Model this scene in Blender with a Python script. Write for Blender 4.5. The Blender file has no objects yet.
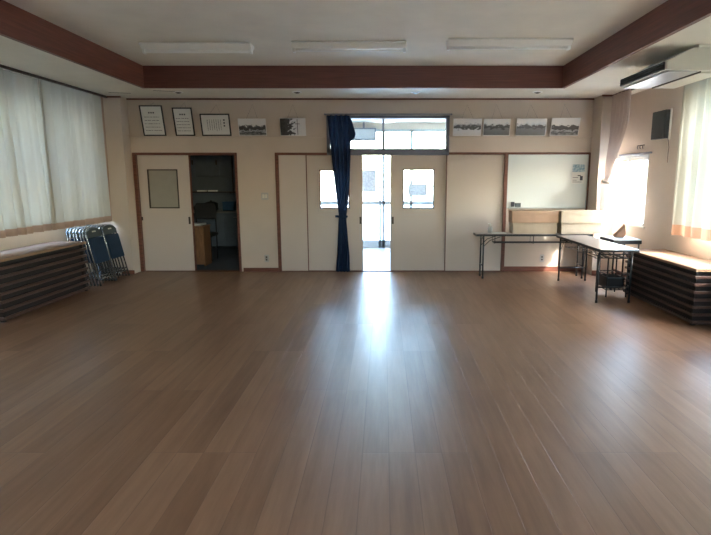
import bpy, bmesh, math, random
from mathutils import Vector, Matrix
random.seed(7)
C = bpy.context.scene.collection
sc = bpy.context.scene
PI = math.pi
R = math.radians

# ------------------------------------------------------------------ camera, world, sun, exposure
cam = bpy.data.cameras.new('camera'); co = bpy.data.objects.new('camera', cam); C.objects.link(co)
co.location = (0, 0, 1.55); co.rotation_euler = (R(90-9.532), 0, 0)
cam.sensor_width = 36; cam.lens = 36*530/711; cam.shift_x = -28/711; cam.clip_start = 0.05; cam.clip_end = 300
sc.camera = co
sc.view_settings.view_transform = 'Standard'; sc.view_settings.look = 'None'
sc.view_settings.gamma = 1; sc.view_settings.use_curve_mapping = False
sc.view_settings.exposure = 0.84

w = bpy.data.worlds.new('World'); sc.world = w; w.use_nodes = True
nt = w.node_tree; nt.nodes.clear()
sky = nt.nodes.new('ShaderNodeTexSky'); sky.sky_type = 'NISHITA'; sky.sun_disc = False
sky.sun_elevation = R(38); sky.sun_rotation = R(131); sky.air_density = 1.2; sky.dust_density = 2.0
bg = nt.nodes.new('ShaderNodeBackground'); bg.inputs[1].default_value = 6.3
wo = nt.nodes.new('ShaderNodeOutputWorld')
nt.links.new(sky.outputs[0], bg.inputs[0]); nt.links.new(bg.outputs[0], wo.inputs[0])
sl = bpy.data.lights.new('sun', 'SUN'); sl.energy = 15; sl.angle = R(0.8); sl.color = (1, 0.93, 0.82)
so = bpy.data.objects.new('sun', sl); C.objects.link(so)
so.rotation_euler = Vector((-0.70, 0.62, -0.72)).to_track_quat('-Z', 'Y').to_euler()

def portal(name, loc, direction, sx, sy):
    l = bpy.data.lights.new(name, 'AREA'); l.shape = 'RECTANGLE'; l.size = sx; l.size_y = sy
    l.cycles.is_portal = True
    o = bpy.data.objects.new(name, l); C.objects.link(o); o.location = loc
    o.rotation_euler = Vector(direction).to_track_quat('-Z', 'Z').to_euler(); return o

# ------------------------------------------------------------------ dimensions
D = 8.82; S = 2.815; CZ = 3.11
XL, XR = -4.62, 3.80            # wall faces inside the window recesses
TL, TR = -4.31, 3.52            # curtain lines
YF = -2.6                       # wall behind the camera
RX0, RX1, RY0, RY1 = -3.38, 2.53, -1.2, 7.80   # raised ceiling
portal('portal_left', (XL-0.22, 6.2, 1.75), (1, 0, 0), 1.8, 4.4)
portal('portal_right', (XR+0.22, 5.0, 1.75), (-1, 0, 0), 1.8, 3.2)
portal('portal_side_door', (XR+0.22, 8.2, 1.4), (-1, 0, 0), 1.1, 1.0)
portal('portal_right_rear', (XR+0.22, 0.75, 1.75), (-1, 0, 0), 1.8, 4.4)
portal('portal_front', (1.25, YF-.2, 1.83), (0, 1, 0), 1.5, .85)
portal('portal_entrance', (0.15, 12.3, 1.35), (0, -1, 0), 3.6, 2.5)

# ------------------------------------------------------------------ materials
def mat(name, col, rough=0.6, metal=0.0, noise=0.0, nscale=8, bump=0.0, bscale=60, stretch=(1, 1, 1), spec=0.5, col2=None):
    m = bpy.data.materials.new(name); m.use_nodes = True; n = m.node_tree.nodes; L = m.node_tree.links
    b = n['Principled BSDF']; b.inputs['Roughness'].default_value = rough; b.inputs['Metallic'].default_value = metal
    b.inputs['Specular IOR Level'].default_value = spec
    tc = n.new('ShaderNodeTexCoord'); mp = n.new('ShaderNodeMapping'); mp.inputs['Scale'].default_value = stretch
    L.new(tc.outputs['Object'], mp.inputs[0])
    t = n.new('ShaderNodeTexNoise'); t.inputs['Scale'].default_value = nscale; t.inputs['Detail'].default_value = 4
    L.new(mp.outputs[0], t.inputs['Vector'])
    r = n.new('ShaderNodeValToRGB')
    c2 = col2 or tuple(c*(1-noise) for c in col)
    r.color_ramp.elements[0].position = 0.35; r.color_ramp.elements[1].position = 0.65
    r.color_ramp.elements[0].color = (*c2, 1); r.color_ramp.elements[1].color = (*col, 1)
    L.new(t.outputs['Fac'], r.inputs[0]); L.new(r.outputs[0], b.inputs['Base Color'])
    if bump:
        t2 = n.new('ShaderNodeTexNoise'); t2.inputs['Scale'].default_value = bscale; L.new(mp.outputs[0], t2.inputs['Vector'])
        bp = n.new('ShaderNodeBump'); bp.inputs['Strength'].default_value = bump; bp.inputs['Distance'].default_value = 0.002
        L.new(t2.outputs['Fac'], bp.inputs['Height']); L.new(bp.outputs[0], b.inputs['Normal'])
    return m

def cloth(name, col, trans=0.5, sheer=0.0, tcol=None):
    m = bpy.data.materials.new(name); m.use_nodes = True; n = m.node_tree.nodes; L = m.node_tree.links
    for x in list(n):
        if x.type == 'BSDF_PRINCIPLED': n.remove(x)
    out = [x for x in n if x.type == 'OUTPUT_MATERIAL'][0]
    d = n.new('ShaderNodeBsdfDiffuse'); t = n.new('ShaderNodeBsdfTranslucent')
    tc = n.new('ShaderNodeTexCoord'); ns = n.new('ShaderNodeTexNoise'); ns.inputs['Scale'].default_value = 300
    rp = n.new('ShaderNodeValToRGB'); rp.color_ramp.elements[0].color = (*[c*.92 for c in col], 1); rp.color_ramp.elements[1].color = (*col, 1)
    L.new(tc.outputs['Object'], ns.inputs['Vector']); L.new(ns.outputs['Fac'], rp.inputs[0])
    L.new(rp.outputs[0], d.inputs['Color'])
    if tcol: t.inputs['Color'].default_value = (*tcol, 1)
    else: L.new(rp.outputs[0], t.inputs['Color'])
    mx = n.new('ShaderNodeMixShader'); mx.inputs[0].default_value = trans
    L.new(d.outputs[0], mx.inputs[1]); L.new(t.outputs[0], mx.inputs[2]); last = mx
    if sheer:
        tr = n.new('ShaderNodeBsdfTransparent'); m2 = n.new('ShaderNodeMixShader'); m2.inputs[0].default_value = sheer
        L.new(mx.outputs[0], m2.inputs[1]); L.new(tr.outputs[0], m2.inputs[2]); last = m2
    L.new(last.outputs[0], out.inputs[0]); return m

def glass(name, tint=(0.95, 0.98, 0.98), frost=0.0):
    m = bpy.data.materials.new(name); m.use_nodes = True; n = m.node_tree.nodes; L = m.node_tree.links
    for x in list(n):
        if x.type == 'BSDF_PRINCIPLED': n.remove(x)
    out = [x for x in n if x.type == 'OUTPUT_MATERIAL'][0]
    tr = n.new('ShaderNodeBsdfTransparent'); tr.inputs[0].default_value = (*tint, 1)
    g = n.new('ShaderNodeBsdfGlossy'); g.inputs['Roughness'].default_value = 0.03
    lw = n.new('ShaderNodeLayerWeight'); lw.inputs[0].default_value = 0.5
    pw = n.new('ShaderNodeMath'); pw.operation = 'POWER'; pw.inputs[1].default_value = 5; L.new(lw.outputs['Facing'], pw.inputs[0])
    fr = n.new('ShaderNodeMath'); fr.operation = 'MULTIPLY_ADD'; fr.inputs[1].default_value = 0.9; fr.inputs[2].default_value = 0.03; L.new(pw.outputs[0], fr.inputs[0])
    mx = n.new('ShaderNodeMixShader'); L.new(fr.outputs[0], mx.inputs[0]); last = mx
    src = tr
    if frost:
        tl = n.new('ShaderNodeBsdfTranslucent'); tl.inputs[0].default_value = (*tint, 1)
        m2 = n.new('ShaderNodeMixShader'); m2.inputs[0].default_value = frost
        L.new(tr.outputs[0], m2.inputs[1]); L.new(tl.outputs[0], m2.inputs[2]); src = m2
    L.new(src.outputs[0], mx.inputs[1]); L.new(g.outputs[0], mx.inputs[2])
    L.new(mx.outputs[0], out.inputs[0]); return m

M = {}
M['wall'] = mat('cream_wall', (0.60, 0.515, 0.442), 0.75, noise=0.06, nscale=2, bump=0.25, bscale=180)
M['ceil'] = mat('ceiling_cream', (0.82, 0.80, 0.72), 0.85, noise=0.06, nscale=3, bump=0.4, bscale=90)
M['door'] = mat('door_panel_cream', (0.60, 0.53, 0.48), 0.5, noise=0.04, nscale=1.5)
M['brown'] = mat('brown_timber_trim', (0.165, 0.058, 0.038), 0.42, noise=0.35, nscale=6, stretch=(1, 1, 8))
M['beam'] = mat('red_brown_beam', (0.175, 0.056, 0.034), 0.5, noise=0.35, nscale=5, stretch=(2, 0.4, 12))
M['beamx'] = mat('red_brown_beam_across', (0.16, 0.056, 0.040), 0.5, noise=0.35, nscale=5, stretch=(0.4, 2, 12))
M['darkrail'] = mat('dark_rail', (0.05, 0.035, 0.03), 0.5, noise=0.2)
M['alu'] = mat('aluminium', (0.42, 0.46, 0.50), 0.4, metal=0.5, noise=0.05)
M['greyframe'] = mat('blue_grey_painted_frame', (0.17, 0.19, 0.25), 0.5, noise=0.1)
M['white'] = mat('white_enamel', (0.92, 0.94, 0.92), 0.35, noise=0.03)
M['offwhite'] = mat('off_white_plastic', (0.68, 0.66, 0.58), 0.35, noise=0.04)
M['board'] = mat('whiteboard_surface', (0.64, 0.68, 0.68), 0.3, noise=0.03, nscale=1)
M['paper'] = mat('paper', (0.72, 0.72, 0.70), 0.7, noise=0.04)
M['ink'] = mat('dark_ink', (0.05, 0.05, 0.07), 0.7, noise=0.1)
M['black'] = mat('black_metal', (0.018, 0.022, 0.026), 0.35, noise=0.2)
M['blackfab'] = mat('black_plastic', (0.02, 0.021, 0.024), 0.55, noise=0.2)
M['darkwood'] = mat('dark_slat_wood', (0.085, 0.045, 0.034), 0.42, noise=0.3, nscale=5, stretch=(6, 0.5, 6))
M['slat_in'] = mat('dark_core_wood', (0.016, 0.011, 0.010), 0.6, noise=0.3)
M['ctop'] = mat('cabinet_top_wood', (0.30, 0.19, 0.12), 0.7, spec=0.25, noise=0.25, nscale=6, stretch=(8, 0.6, 1))
M['ttop'] = mat('table_top_laminate', (0.26, 0.20, 0.16), 0.28, noise=0.2, nscale=6, stretch=(1, 1, 1))
M['chrome'] = mat('chrome_tube', (0.44, 0.48, 0.51), 0.22, metal=0.85, noise=0.05)
M['navy'] = mat('navy_vinyl', (0.018, 0.040, 0.078), 0.65, noise=0.15, bump=0.1, spec=0.2)
M['greyback'] = mat('blue_grey_plastic', (0.07, 0.09, 0.10), 0.6, noise=0.1, spec=0.25)
M['navycloth'] = cloth('navy_curtain_cloth', (0.026, 0.046, 0.10), 0.12)
M['curtL'] = cloth('ivory_lace_curtain_left', (0.50, 0.50, 0.44), 0.3, 0.0, (.36,.35,.30))  # same ivory cloth as the right, toned darker for the dim side
M['curtR'] = cloth('ivory_lace_curtain_right', (0.78, 0.75, 0.66), 0.4, 0.0, (.108,.11,.095))  # paler copy, its transmission set against the strong light on this side
M['hem'] = cloth('tan_hem_cloth', (0.50, 0.30, 0.20), 0.12)
M['hemL'] = cloth('tan_hem_cloth_left', (0.38, 0.27, 0.21), 0.06)  # left copy of the tan hem, toned darker like the left cloth
M['pink'] = cloth('dusty_pink_cloth', (0.56, 0.46, 0.41), 0.25)
M['card'] = mat('brown_cardboard', (0.42, 0.27, 0.18), 0.75, noise=0.08)
M['card2'] = mat('buff_cardboard', (0.42, 0.34, 0.25), 0.75, noise=0.08)
M['glass'] = glass('window_glass')
M['frost'] = glass('frosted_glass', (0.85, 0.92, 0.95), 0.8)
M['greypane'] = mat('grey_opaque_pane', (0.34, 0.32, 0.27), 0.35, noise=0.05)
M['steel'] = mat('brushed_steel', (0.5, 0.5, 0.5), 0.3, metal=0.8, noise=0.08)
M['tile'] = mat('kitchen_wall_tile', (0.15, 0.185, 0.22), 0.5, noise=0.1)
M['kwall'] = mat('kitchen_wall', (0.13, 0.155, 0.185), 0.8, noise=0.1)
M['blue'] = mat('blue_plastic', (0.03, 0.10, 0.20), 0.4, noise=0.1)
M['orange'] = mat('honey_wood', (0.34, 0.17, 0.08), 0.5, noise=0.3, stretch=(6, 6, 1))
M['concrete'] = mat('pale_concrete', (0.36, 0.36, 0.35), 0.8, noise=0.1, nscale=3)
M['vfloor'] = mat('entrance_floor_tile', (0.30, 0.29, 0.29), 0.4, noise=0.08, nscale=3)
M['posterblue'] = mat('blue_print', (0.16, 0.30, 0.42), 0.5, noise=0.5, nscale=30, col2=(0.5, 0.6, 0.66))
M['postergrey'] = mat('grey_print', (0.60, 0.62, 0.64), 0.5, nscale=40, col2=(0.36, 0.38, 0.44))
M['speaker'] = mat('speaker_grille_cloth', (0.075, 0.08, 0.085), 0.8, noise=0.4, nscale=120)
M['green'] = mat('shrub_green', (0.10, 0.18, 0.06), 0.7, noise=0.5, nscale=12)

def floor_mat():
    m = bpy.data.materials.new('laminate_plank_floor'); m.use_nodes = True; n = m.node_tree.nodes; L = m.node_tree.links
    b = n['Principled BSDF']
    tc = n.new('ShaderNodeTexCoord'); sp = n.new('ShaderNodeSeparateXYZ'); L.new(tc.outputs['Object'], sp.inputs[0])
    def mth(op, a, c=None, d=None):
        x = n.new('ShaderNodeMath'); x.operation = op
        for i, v in enumerate((a, c, d)):
            if v is None: continue
            if isinstance(v, (int, float)): x.inputs[i].default_value = v
            else: L.new(v, x.inputs[i])
        return x.outputs[0]
    X, Y = sp.outputs[0], sp.outputs[1]
    W = 0.1515
    xs = mth('DIVIDE', mth('SUBTRACT', X, 0.03), W)
    d = mth('ABSOLUTE', mth('SUBTRACT', mth('FRACT', mth('ADD', xs, 0.5)), 0.5))       # distance to the nearest groove, in strips
    gx = mth('SUBTRACT', 1.0, mth('SMOOTHSTEP' if False else 'MINIMUM', mth('DIVIDE', d, 0.022), 1.0))
    row = mth('FLOOR', mth('DIVIDE', xs, 2.0)); row2 = mth('FLOOR', mth('DIVIDE', mth('ADD', xs, 1.0), 4.0))
    ys = mth('DIVIDE', mth('SUBTRACT', Y, 2.82), 1.818)
    ys = mth('ADD', ys, mth('MULTIPLY', row2, 0.5))
    dy = mth('ABSOLUTE', mth('SUBTRACT', mth('FRACT', mth('ADD', ys, 0.5)), 0.5))
    gy = mth('SUBTRACT', 1.0, mth('MINIMUM', mth('DIVIDE', dy, 0.0018), 1.0))
    g = mth('MAXIMUM', gx, gy)
    cell = mth('ADD', mth('MULTIPLY', mth('FLOOR', mth('DIVIDE', mth('ADD', xs, 0), 1.0)), 7.31), mth('MULTIPLY', mth('FLOOR', ys), 3.17))
    wn = n.new('ShaderNodeTexWhiteNoise'); wn.noise_dimensions = '1D'; L.new(cell, wn.inputs['W'])
    mp = n.new('ShaderNodeMapping'); mp.inputs['Scale'].default_value = (9, 0.7, 1); L.new(tc.outputs['Object'], mp.inputs[0])
    t = n.new('ShaderNodeTexNoise'); t.inputs['Scale'].default_value = 2.2; t.inputs['Detail'].default_value = 6; t.inputs['Roughness'].default_value = 0.6
    L.new(mp.outputs[0], t.inputs['Vector'])
    t3 = n.new('ShaderNodeTexNoise'); t3.inputs['Scale'].default_value = 0.9; t3.inputs['Detail'].default_value = 3; L.new(tc.outputs['Object'], t3.inputs['Vector'])
    f = mth('ADD', mth('MULTIPLY', t.outputs['Fac'], 0.5), mth('ADD', mth('MULTIPLY', wn.outputs['Value'], 0.18), mth('MULTIPLY', t3.outputs['Fac'], 0.32)))
    r = n.new('ShaderNodeValToRGB'); r.color_ramp.elements[0].position = 0.3; r.color_ramp.elements[1].position = 0.78
    r.color_ramp.elements[0].color = (0.155, 0.078, 0.042, 1); r.color_ramp.elements[1].color = (0.33, 0.195, 0.118, 1)
    L.new(f, r.inputs[0])
    mx = n.new('ShaderNodeMix'); mx.data_type = 'RGBA'; L.new(mth('MULTIPLY', g, 0.62), mx.inputs[0])
    L.new(r.outputs[0], mx.inputs[6]); mx.inputs[7].default_value = (0.10, 0.05, 0.03, 1)
    L.new(mx.outputs[2], b.inputs['Base Color'])
    ro = mth('ADD', 0.33, mth('MULTIPLY', t3.outputs['Fac'], 0.10)); L.new(ro, b.inputs['Roughness'])
    b.inputs['Specular IOR Level'].default_value = 0.5
    bp = n.new('ShaderNodeBump'); bp.inputs['Strength'].default_value = 0.3; bp.inputs['Distance'].default_value = 0.003; bp.invert = True
    L.new(mth('ADD', g, mth('MULTIPLY', t.outputs['Fac'], 0.06)), bp.inputs['Height']); L.new(bp.outputs[0], b.inputs['Normal'])
    return m
M['floor'] = floor_mat()

def photo_mat(i, kind):
    """black and white landscape print: sky, tree line, ground, all from noise"""
    m = bpy.data.materials.new('photo_print'); m.use_nodes = True; n = m.node_tree.nodes; L = m.node_tree.links
    b = n['Principled BSDF']; b.inputs['Roughness'].default_value = 0.5
    tc = n.new('ShaderNodeTexCoord'); mp = n.new('ShaderNodeMapping'); mp.inputs['Location'].default_value = (i*3.7, 0, i*1.9)
    L.new(tc.outputs['Generated'], mp.inputs[0])
    t = n.new('ShaderNodeTexNoise'); t.inputs['Scale'].default_value = 7; t.inputs['Detail'].default_value = 5; L.new(mp.outputs[0], t.inputs['Vector'])
    sp = n.new('ShaderNodeSeparateXYZ'); L.new(tc.outputs['Generated'], sp.inputs[0])
    ad = n.new('ShaderNodeMath'); ad.operation = 'MULTIPLY_ADD'; ad.inputs[1].default_value = 0.55; ad.inputs[2].default_value = -0.27
    L.new(t.outputs['Fac'], ad.inputs[0])
    hz = n.new('ShaderNodeMath'); hz.operation = 'ADD'
    if kind == 1: ad.inputs[1].default_value = 1.3; ad.inputs[2].default_value = -0.65
    L.new(sp.outputs[0 if kind == 1 else 2], hz.inputs[0]); L.new(ad.outputs[0], hz.inputs[1])
    r = n.new('ShaderNodeValToRGB'); e = r.color_ramp
    cols = {0: [(0, .30), (.16, .06), (.30, .45), (.36, .05), (.55, .08), (.62, .70)],
            1: [(0, .04), (.25, .07), (.40, .05), (.46, .35), (.52, .66), (.9, .70)],
            2: [(0, .62), (.36, .66), (.44, .10), (.60, .12), (.70, .55), (.76, .70)],
            3: [(0, .16), (.40, .20), (.48, .07), (.60, .10), (.68, .62), (.8, .7)]}[kind]
    e.elements[0].position = cols[0][0]; e.elements[0].color = (cols[0][1],)*3+(1,)
    e.elements[1].position = cols[-1][0]; e.elements[1].color = (cols[-1][1],)*3+(1,)
    for p, v in cols[1:-1]:
        x = e.elements.new(p); x.color = (v*.95, v, v*1.06, 1)
    L.new(hz.outputs[0], r.inputs[0]); L.new(r.outputs[0], b.inputs['Base Color']); return m

# ------------------------------------------------------------------ geometry helpers
def nb(): return bmesh.new()
def bx(bm, x0, x1, y0, y1, z0, z1, mtx=None):
    r = bmesh.ops.create_cube(bm, size=1)
    m = Matrix.Translation(((x0+x1)/2, (y0+y1)/2, (z0+z1)/2)) @ Matrix.Diagonal((x1-x0, y1-y0, z1-z0, 1))
    if mtx: m = mtx @ m
    bmesh.ops.transform(bm, matrix=m, verts=r['verts']); return r['verts']
def tube(bm, pts, r, n=8, closed=False):
    pts = [Vector(p) for p in pts]; rings = []
    N = len(pts)
    for i, p in enumerate(pts):
        a = pts[max(i-1, 0)]; c = pts[min(i+1, N-1)]
        if closed: a = pts[i-1]; c = pts[(i+1) % N]
        t = (c-a).normalized()
        up = Vector((0, 0, 1)) if abs(t.z) < 0.95 else Vector((0, 1, 0))
        s = t.cross(up).normalized(); u = s.cross(t)
        rings.append([bm.verts.new(p + r*(math.cos(2*PI*k/n)*s + math.sin(2*PI*k/n)*u)) for k in range(n)])
    for i in range(N if closed else N-1):
        A = rings[i]; B = rings[(i+1) % N]
        for k in range(n): bm.faces.new((A[k], A[(k+1) % n], B[(k+1) % n], B[k]))
    if not closed:
        bm.faces.new(rings[0][::-1]); bm.faces.new(rings[-1])
def prism(bm, prof, axis, a, b):
    """profile of 2-D points swept along an axis from a to b"""
    def P(p, t):
        return {'x': (t, p[0], p[1]), 'y': (p[0], t, p[1]), 'z': (p[0], p[1], t)}[axis]
    A = [bm.verts.new(P(p, a)) for p in prof]; B = [bm.verts.new(P(p, b)) for p in prof]
    n = len(prof)
    for i in range(n): bm.faces.new((A[i], A[(i+1) % n], B[(i+1) % n], B[i]))
    bm.faces.new(A[::-1]); bm.faces.new(B)
def lathe(bm, prof, c=(0, 0, 0), n=20):
    rings = []
    for r, z in prof:
        rings.append([bm.verts.new((c[0]+r*math.cos(2*PI*k/n), c[1]+r*math.sin(2*PI*k/n), c[2]+z)) for k in range(n)])
    for A, B in zip(rings, rings[1:]):
        for k in range(n): bm.faces.new((A[k], A[(k+1) % n], B[(k+1) % n], B[k]))
    bm.faces.new(rings[0][::-1]); bm.faces.new(rings[-1])
def obj(name, bm, m, parent=None, bevel=0.0, smooth=False, solid=0.0, loc=None):
    bmesh.ops.recalc_face_normals(bm, faces=bm.faces)
    me = bpy.data.meshes.new(name); bm.to_mesh(me); bm.free()
    me.materials.append(M[m] if isinstance(m, str) else m)
    if smooth:
        for p in me.polygons: p.use_smooth = True
    o = bpy.data.objects.new(name, me); C.objects.link(o)
    if parent: o.parent = parent
    if loc: o.location = loc
    if solid:
        s = o.modifiers.new('solid', 'SOLIDIFY'); s.thickness = solid; s.offset = 0
    if bevel:
        b = o.modifiers.new('bevel', 'BEVEL'); b.width = bevel; b.segments = 2; b.limit_method = 'ANGLE'
    return o
def box(name, m, x0, x1, y0, y1, z0, z1, parent=None, bevel=0.0):
    bm = nb(); bx(bm, x0, x1, y0, y1, z0, z1); return obj(name, bm, m, parent, bevel)
def tag(o, label, cat, group=None):
    o['label'] = label; o['category'] = cat
    if group: o['group'] = group
    return o
def thing(name, label, cat, loc=(0, 0, 0), rot=(0, 0, 0), group=None):
    o = bpy.data.objects.new(name, None); o.empty_display_size = 0.1; C.objects.link(o)
    o.location = loc; o.rotation_euler = rot
    return tag(o, label, cat, group)
def struct(o): o['kind'] = 'structure'; return o
def sbox(name, m, *a, bevel=0.0): return struct(box(name, m, *a, bevel=bevel))
def copy_tree(o, parent=None):
    c = o.copy(); C.objects.link(c)
    if parent: c.parent = parent
    for ch in [x for x in bpy.data.objects if x.parent == o]: copy_tree(ch, c)
    return c

# ------------------------------------------------------------------ room shell
T = 0.15
sbox('floor', 'floor', XL-T, XR+T, YF, D+0.14, -0.1, 0)
def wall_with_holes(name, side, x, holes):
    """side wall in the y-z plane at inner face x; holes = (y0,y1,z0,z1)"""
    x0, x1 = (x-T, x) if side < 0 else (x, x+T)
    bm = nb(); y = YF
    for (a, b, z0, z1) in sorted(holes):
        bx(bm, x0, x1, y, a, 0, S+0.02)
        bx(bm, x0, x1, a, b, 0, z0); bx(bm, x0, x1, a, b, z1, S+0.02); y = b
    bx(bm, x0, x1, y, D+T+.06, 0, S+0.02)
    return struct(obj(name, bm, 'wall'))
wall_with_holes('wall_left', -1, XL, [(4.1, 8.35, .88, 2.6)])
wall_with_holes('wall_right', 1, XR, [(-1.4, 2.9, .88, 2.6), (3.5, 6.45, .88, 2.6), (7.73, 8.99, .86, 1.90)])
bm = nb()
bx(bm, XL-T, .5, YF-T, YF, 0, CZ); bx(bm, 2.0, XR+T, YF-T, YF, 0, CZ); bx(bm, .5, 2.0, YF-T, YF, 0, 1.4); bx(bm, .5, 2.0, YF-T, YF, 2.25, CZ)
struct(obj('wall_front', bm, 'wall'))
bm = nb()
for x in (.5, 1.225, 1.95): bx(bm, x, x+.05, YF-.10, YF-.05, 1.4, 2.25)
bx(bm, .5, 2.0, YF-.10, YF-.05, 1.4, 1.45); bx(bm, .5, 2.0, YF-.10, YF-.05, 2.2, 2.25)
w6 = struct(obj('window_6', bm, 'alu')); box('pane', 'glass', .5, 2.0, YF-.078, YF-.072, 1.42, 2.23, w6)  # unseen window added behind the camera to brighten the back wall
# back wall with the office doorway, the big sliding door opening and its transom
bm = nb()
Z = S+0.02
bx(bm, XL, -4.09, D, D+.14, 0, Z); bx(bm, -4.09, -2.39, D, D+.14, 1.965, Z)
bx(bm, -2.39, -1.77, D, D+.14, 0, Z); bx(bm, -1.77, -0.92, D, D+.14, 1.965, Z)
bx(bm, -0.92, 1.06, D, D+.14, 2.545, Z); bx(bm, 1.06, 3.38, D, D+.14, 1.97, Z); bx(bm, 3.38, XR, D, D+.14, 0, Z)
bx(bm, 2.0, 3.38, D+.02, D+.14, 0, 1.97); bx(bm, 1.06, 2.0, D+.09, D+.14, 0, 1.97)
struct(obj('wall_back', bm, 'wall'))
# corner pillars
sbox('wall_pillar_left', 'wall', XL, -4.11, 8.58, D, 0, S)
sbox('wall_pillar_right', 'wall', 3.37, 3.515, 8.45, D, 0, S); sbox('wall_return_right', 'wall', 3.515, XR-.001, D-.05, D, 0, S)
sbox('wall_pier_right', 'wall', 3.50, XR, 4.9, 5.44, 0, 0.60)
# ceiling: low soffit ring and raised centre
bm = nb()
bx(bm, XL-T, RX0, YF, D+T, S, S+.05); bx(bm, RX1, XR+T, YF, D+T, S, S+.05)
bx(bm, RX0, RX1, RY1, D+T, S, S+.05); bx(bm, RX0, RX1, YF, RY0, S, S+.05)
bx(bm, RX0-.1, RX1+.1, RY0-.1, RY1+.1, CZ, CZ+.05)
struct(obj('ceiling', bm, 'ceil'))
sbox('trim_1', 'beam', RX0-.04, RX0+.006, RY0, RY1, S-.004, CZ)
sbox('trim_2', 'beam', RX1-.006, RX1+.04, RY0, RY1, S-.004, CZ)
sbox('trim_3', 'beamx', RX0-.04, RX1+.04, RY1-.006, RY1+.04, S-.004, CZ)
sbox('trim_4', 'beamx', RX0-.04, RX1+.04, RY0-.04, RY0+.006, S-.004, CZ)
# dark curtain rails / cornice
sbox('trim_5', 'darkrail', TL-.015, TL+.01, YF, 8.58, S-.03, S)
sbox('trim_6', 'darkrail', TR-.01, TR+.015, YF, 8.45, S-.03, S)
sbox('trim_7', 'brown', -4.11, 3.37, D-.02, D, S-.025, S)
sbox('trim_8', 'brown', TL, -4.09, 8.56, 8.58, S-.025, S)
sbox('trim_9', 'brown', 3.35, 3.53, 8.43, 8.45, S-.025, S)
# picture ledge
sbox('trim_10', 'wall', -4.11, -0.92, D-.035, D, 2.205, 2.23)
sbox('trim_11', 'wall', 1.06, 3.37, D-.035, D, 2.205, 2.23)
# baseboards
sbox('baseboard_back', 'brown', -2.36, -1.77, D-.012, D, 0, .065)
sbox('baseboard_corner', 'brown', -4.30, -4.09, 8.568, 8.58, 0, .065)
sbox('baseboard_right', 'brown', 2.03, 3.37, D-.012+.02, D+.02, 0, .085)
sbox('baseboard_left', 'brown', XL, XL+.012, YF, 8.58, 0, .065)
sbox('baseboard_pillar', 'brown', 3.37, 3.515, 8.438, 8.45, 0, .085)
sbox('baseboard_side', 'brown', XR-.012, XR, 7.2, 8.66, 0, .085)

sbox('sun_block_eave', 'ceil', XR+T, XR+T+1.9, YF-1.5, 3.6, 2.72, 2.85)  # unseen eave added outside to keep sun out of the rear window
# windows with aluminium frames
def side_window(i, x, y0, y1, z0, z1, n, rail=None, gl='glass'):
    bm = nb(); f = .04
    q = .018 if i == 4 else .04
    bx(bm, x-q, x+q, y0, y1, z0, z0+f); bx(bm, x-q, x+q, y0, y1, z1-f, z1)
    bx(bm, x-q, x+q, y0, y0+f, z0, z1); bx(bm, x-q, x+q, y1-f, y1, z0, z1)
    for k in range(1, n):
        y = y0+(y1-y0)*k/n; bx(bm, x-q*.8, x+q*.8, y-.025, y+.025, z0, z1)
    if rail: bx(bm, x-.03, x+.03, y0, y1, rail-.025, rail+.025)
    w = struct(obj('window_%d' % i, bm, 'alu'))
    bm = nb(); bx(bm, x-.003, x+.003, y0+.02, y1-.02, z0+.02, z1-.02)
    obj('pane', bm, gl, w)
    return w
side_window(1, XL-.08, 4.1, 8.35, .88, 2.6, 5, 1.85)
side_window(2, XR+.08, 3.5, 6.45, .88, 2.6, 4, 1.85)
side_window(3, XR+.08, -1.4, 2.9, .88, 2.6, 5, 1.85)
w5 = side_window(4, XR+.02, 7.73, 8.99, .86, 1.90, 2)
box('window_sill', 'offwhite', XR-.02, XR+.06, 7.70, 8.66, .835, .86, w5)
box('window_head', 'greyframe', XR-.03, XR, 7.66, 8.66, 1.90, 1.925, w5)
tag(box('blind_case', 'steel', XR+.01, XR+.05, 7.76, 8.64, 1.81, 1.895, None, .004), 'narrow grey roller blind case under the head of the small bright side window', 'blind')

# ------------------------------------------------------------------ office doorway on the left
bm = nb()
bx(bm, -4.09, -4.035, D-.02, D+.14, 0, 1.965); bx(bm, -2.43, -2.39, D-.02, D+.14, 0, 1.965); bx(bm, -4.035, -2.43, D-.02, D+.14, 1.925, 1.965)
bx(bm, -4.035, -2.43, D, D+.14, 0, .006)
dr = struct(obj('door_frame', bm, 'brown', bevel=.003))
def sliding_door(name, x0, x1, y, win=None, wm='glass', frame='brown', hx=None, leftedge=False):
    bm = nb(); t = .032; z0, z1 = .012, 1.925
    if win:
        a, b, c, d = win
        bx(bm, x0, a, y, y+t, z0, z1); bx(bm, b, x1, y, y+t, z0, z1); bx(bm, a, b, y, y+t, z0, c); bx(bm, a, b, y, y+t, d, z1)
    else: bx(bm, x0, x1, y, y+t, z0, z1)
    o = struct(obj(name, bm, 'door'))
    if win:
        bm = nb(); f = .014
        bx(bm, a-f, b+f, y-.006, y+t+.004, c-f, c+.004); bx(bm, a-f, b+f, y-.006, y+t+.004, d-.004, d+f)
        bx(bm, a-f, a+.004, y-.006, y+t+.004, c-f, d+f); bx(bm, b-.004, b+f, y-.006, y+t+.004, c-f, d+f)
        obj('window_frame', bm, frame, o)
        box('pane', wm, a, b, y+.012, y+.018, c, d, o)
    if hx is not None:
        bm = nb(); bx(bm, hx-.016, hx+.016, y-.004, y, .80, .92); bx(bm, hx-.009, hx+.009, y-.006, y-.003, .815, .88)
        obj('door_handle', bm, 'darkrail', o, .002)
    return o
d1 = sliding_door('door_1', -4.03, -3.19, D+.03, (-3.87, -3.40, 1.075, 1.685), 'greypane', 'darkrail', -3.235)
box('door_latch', 'darkrail', -4.028, -4.008, D+.022, D+.03, .86, .92, d1)
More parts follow.
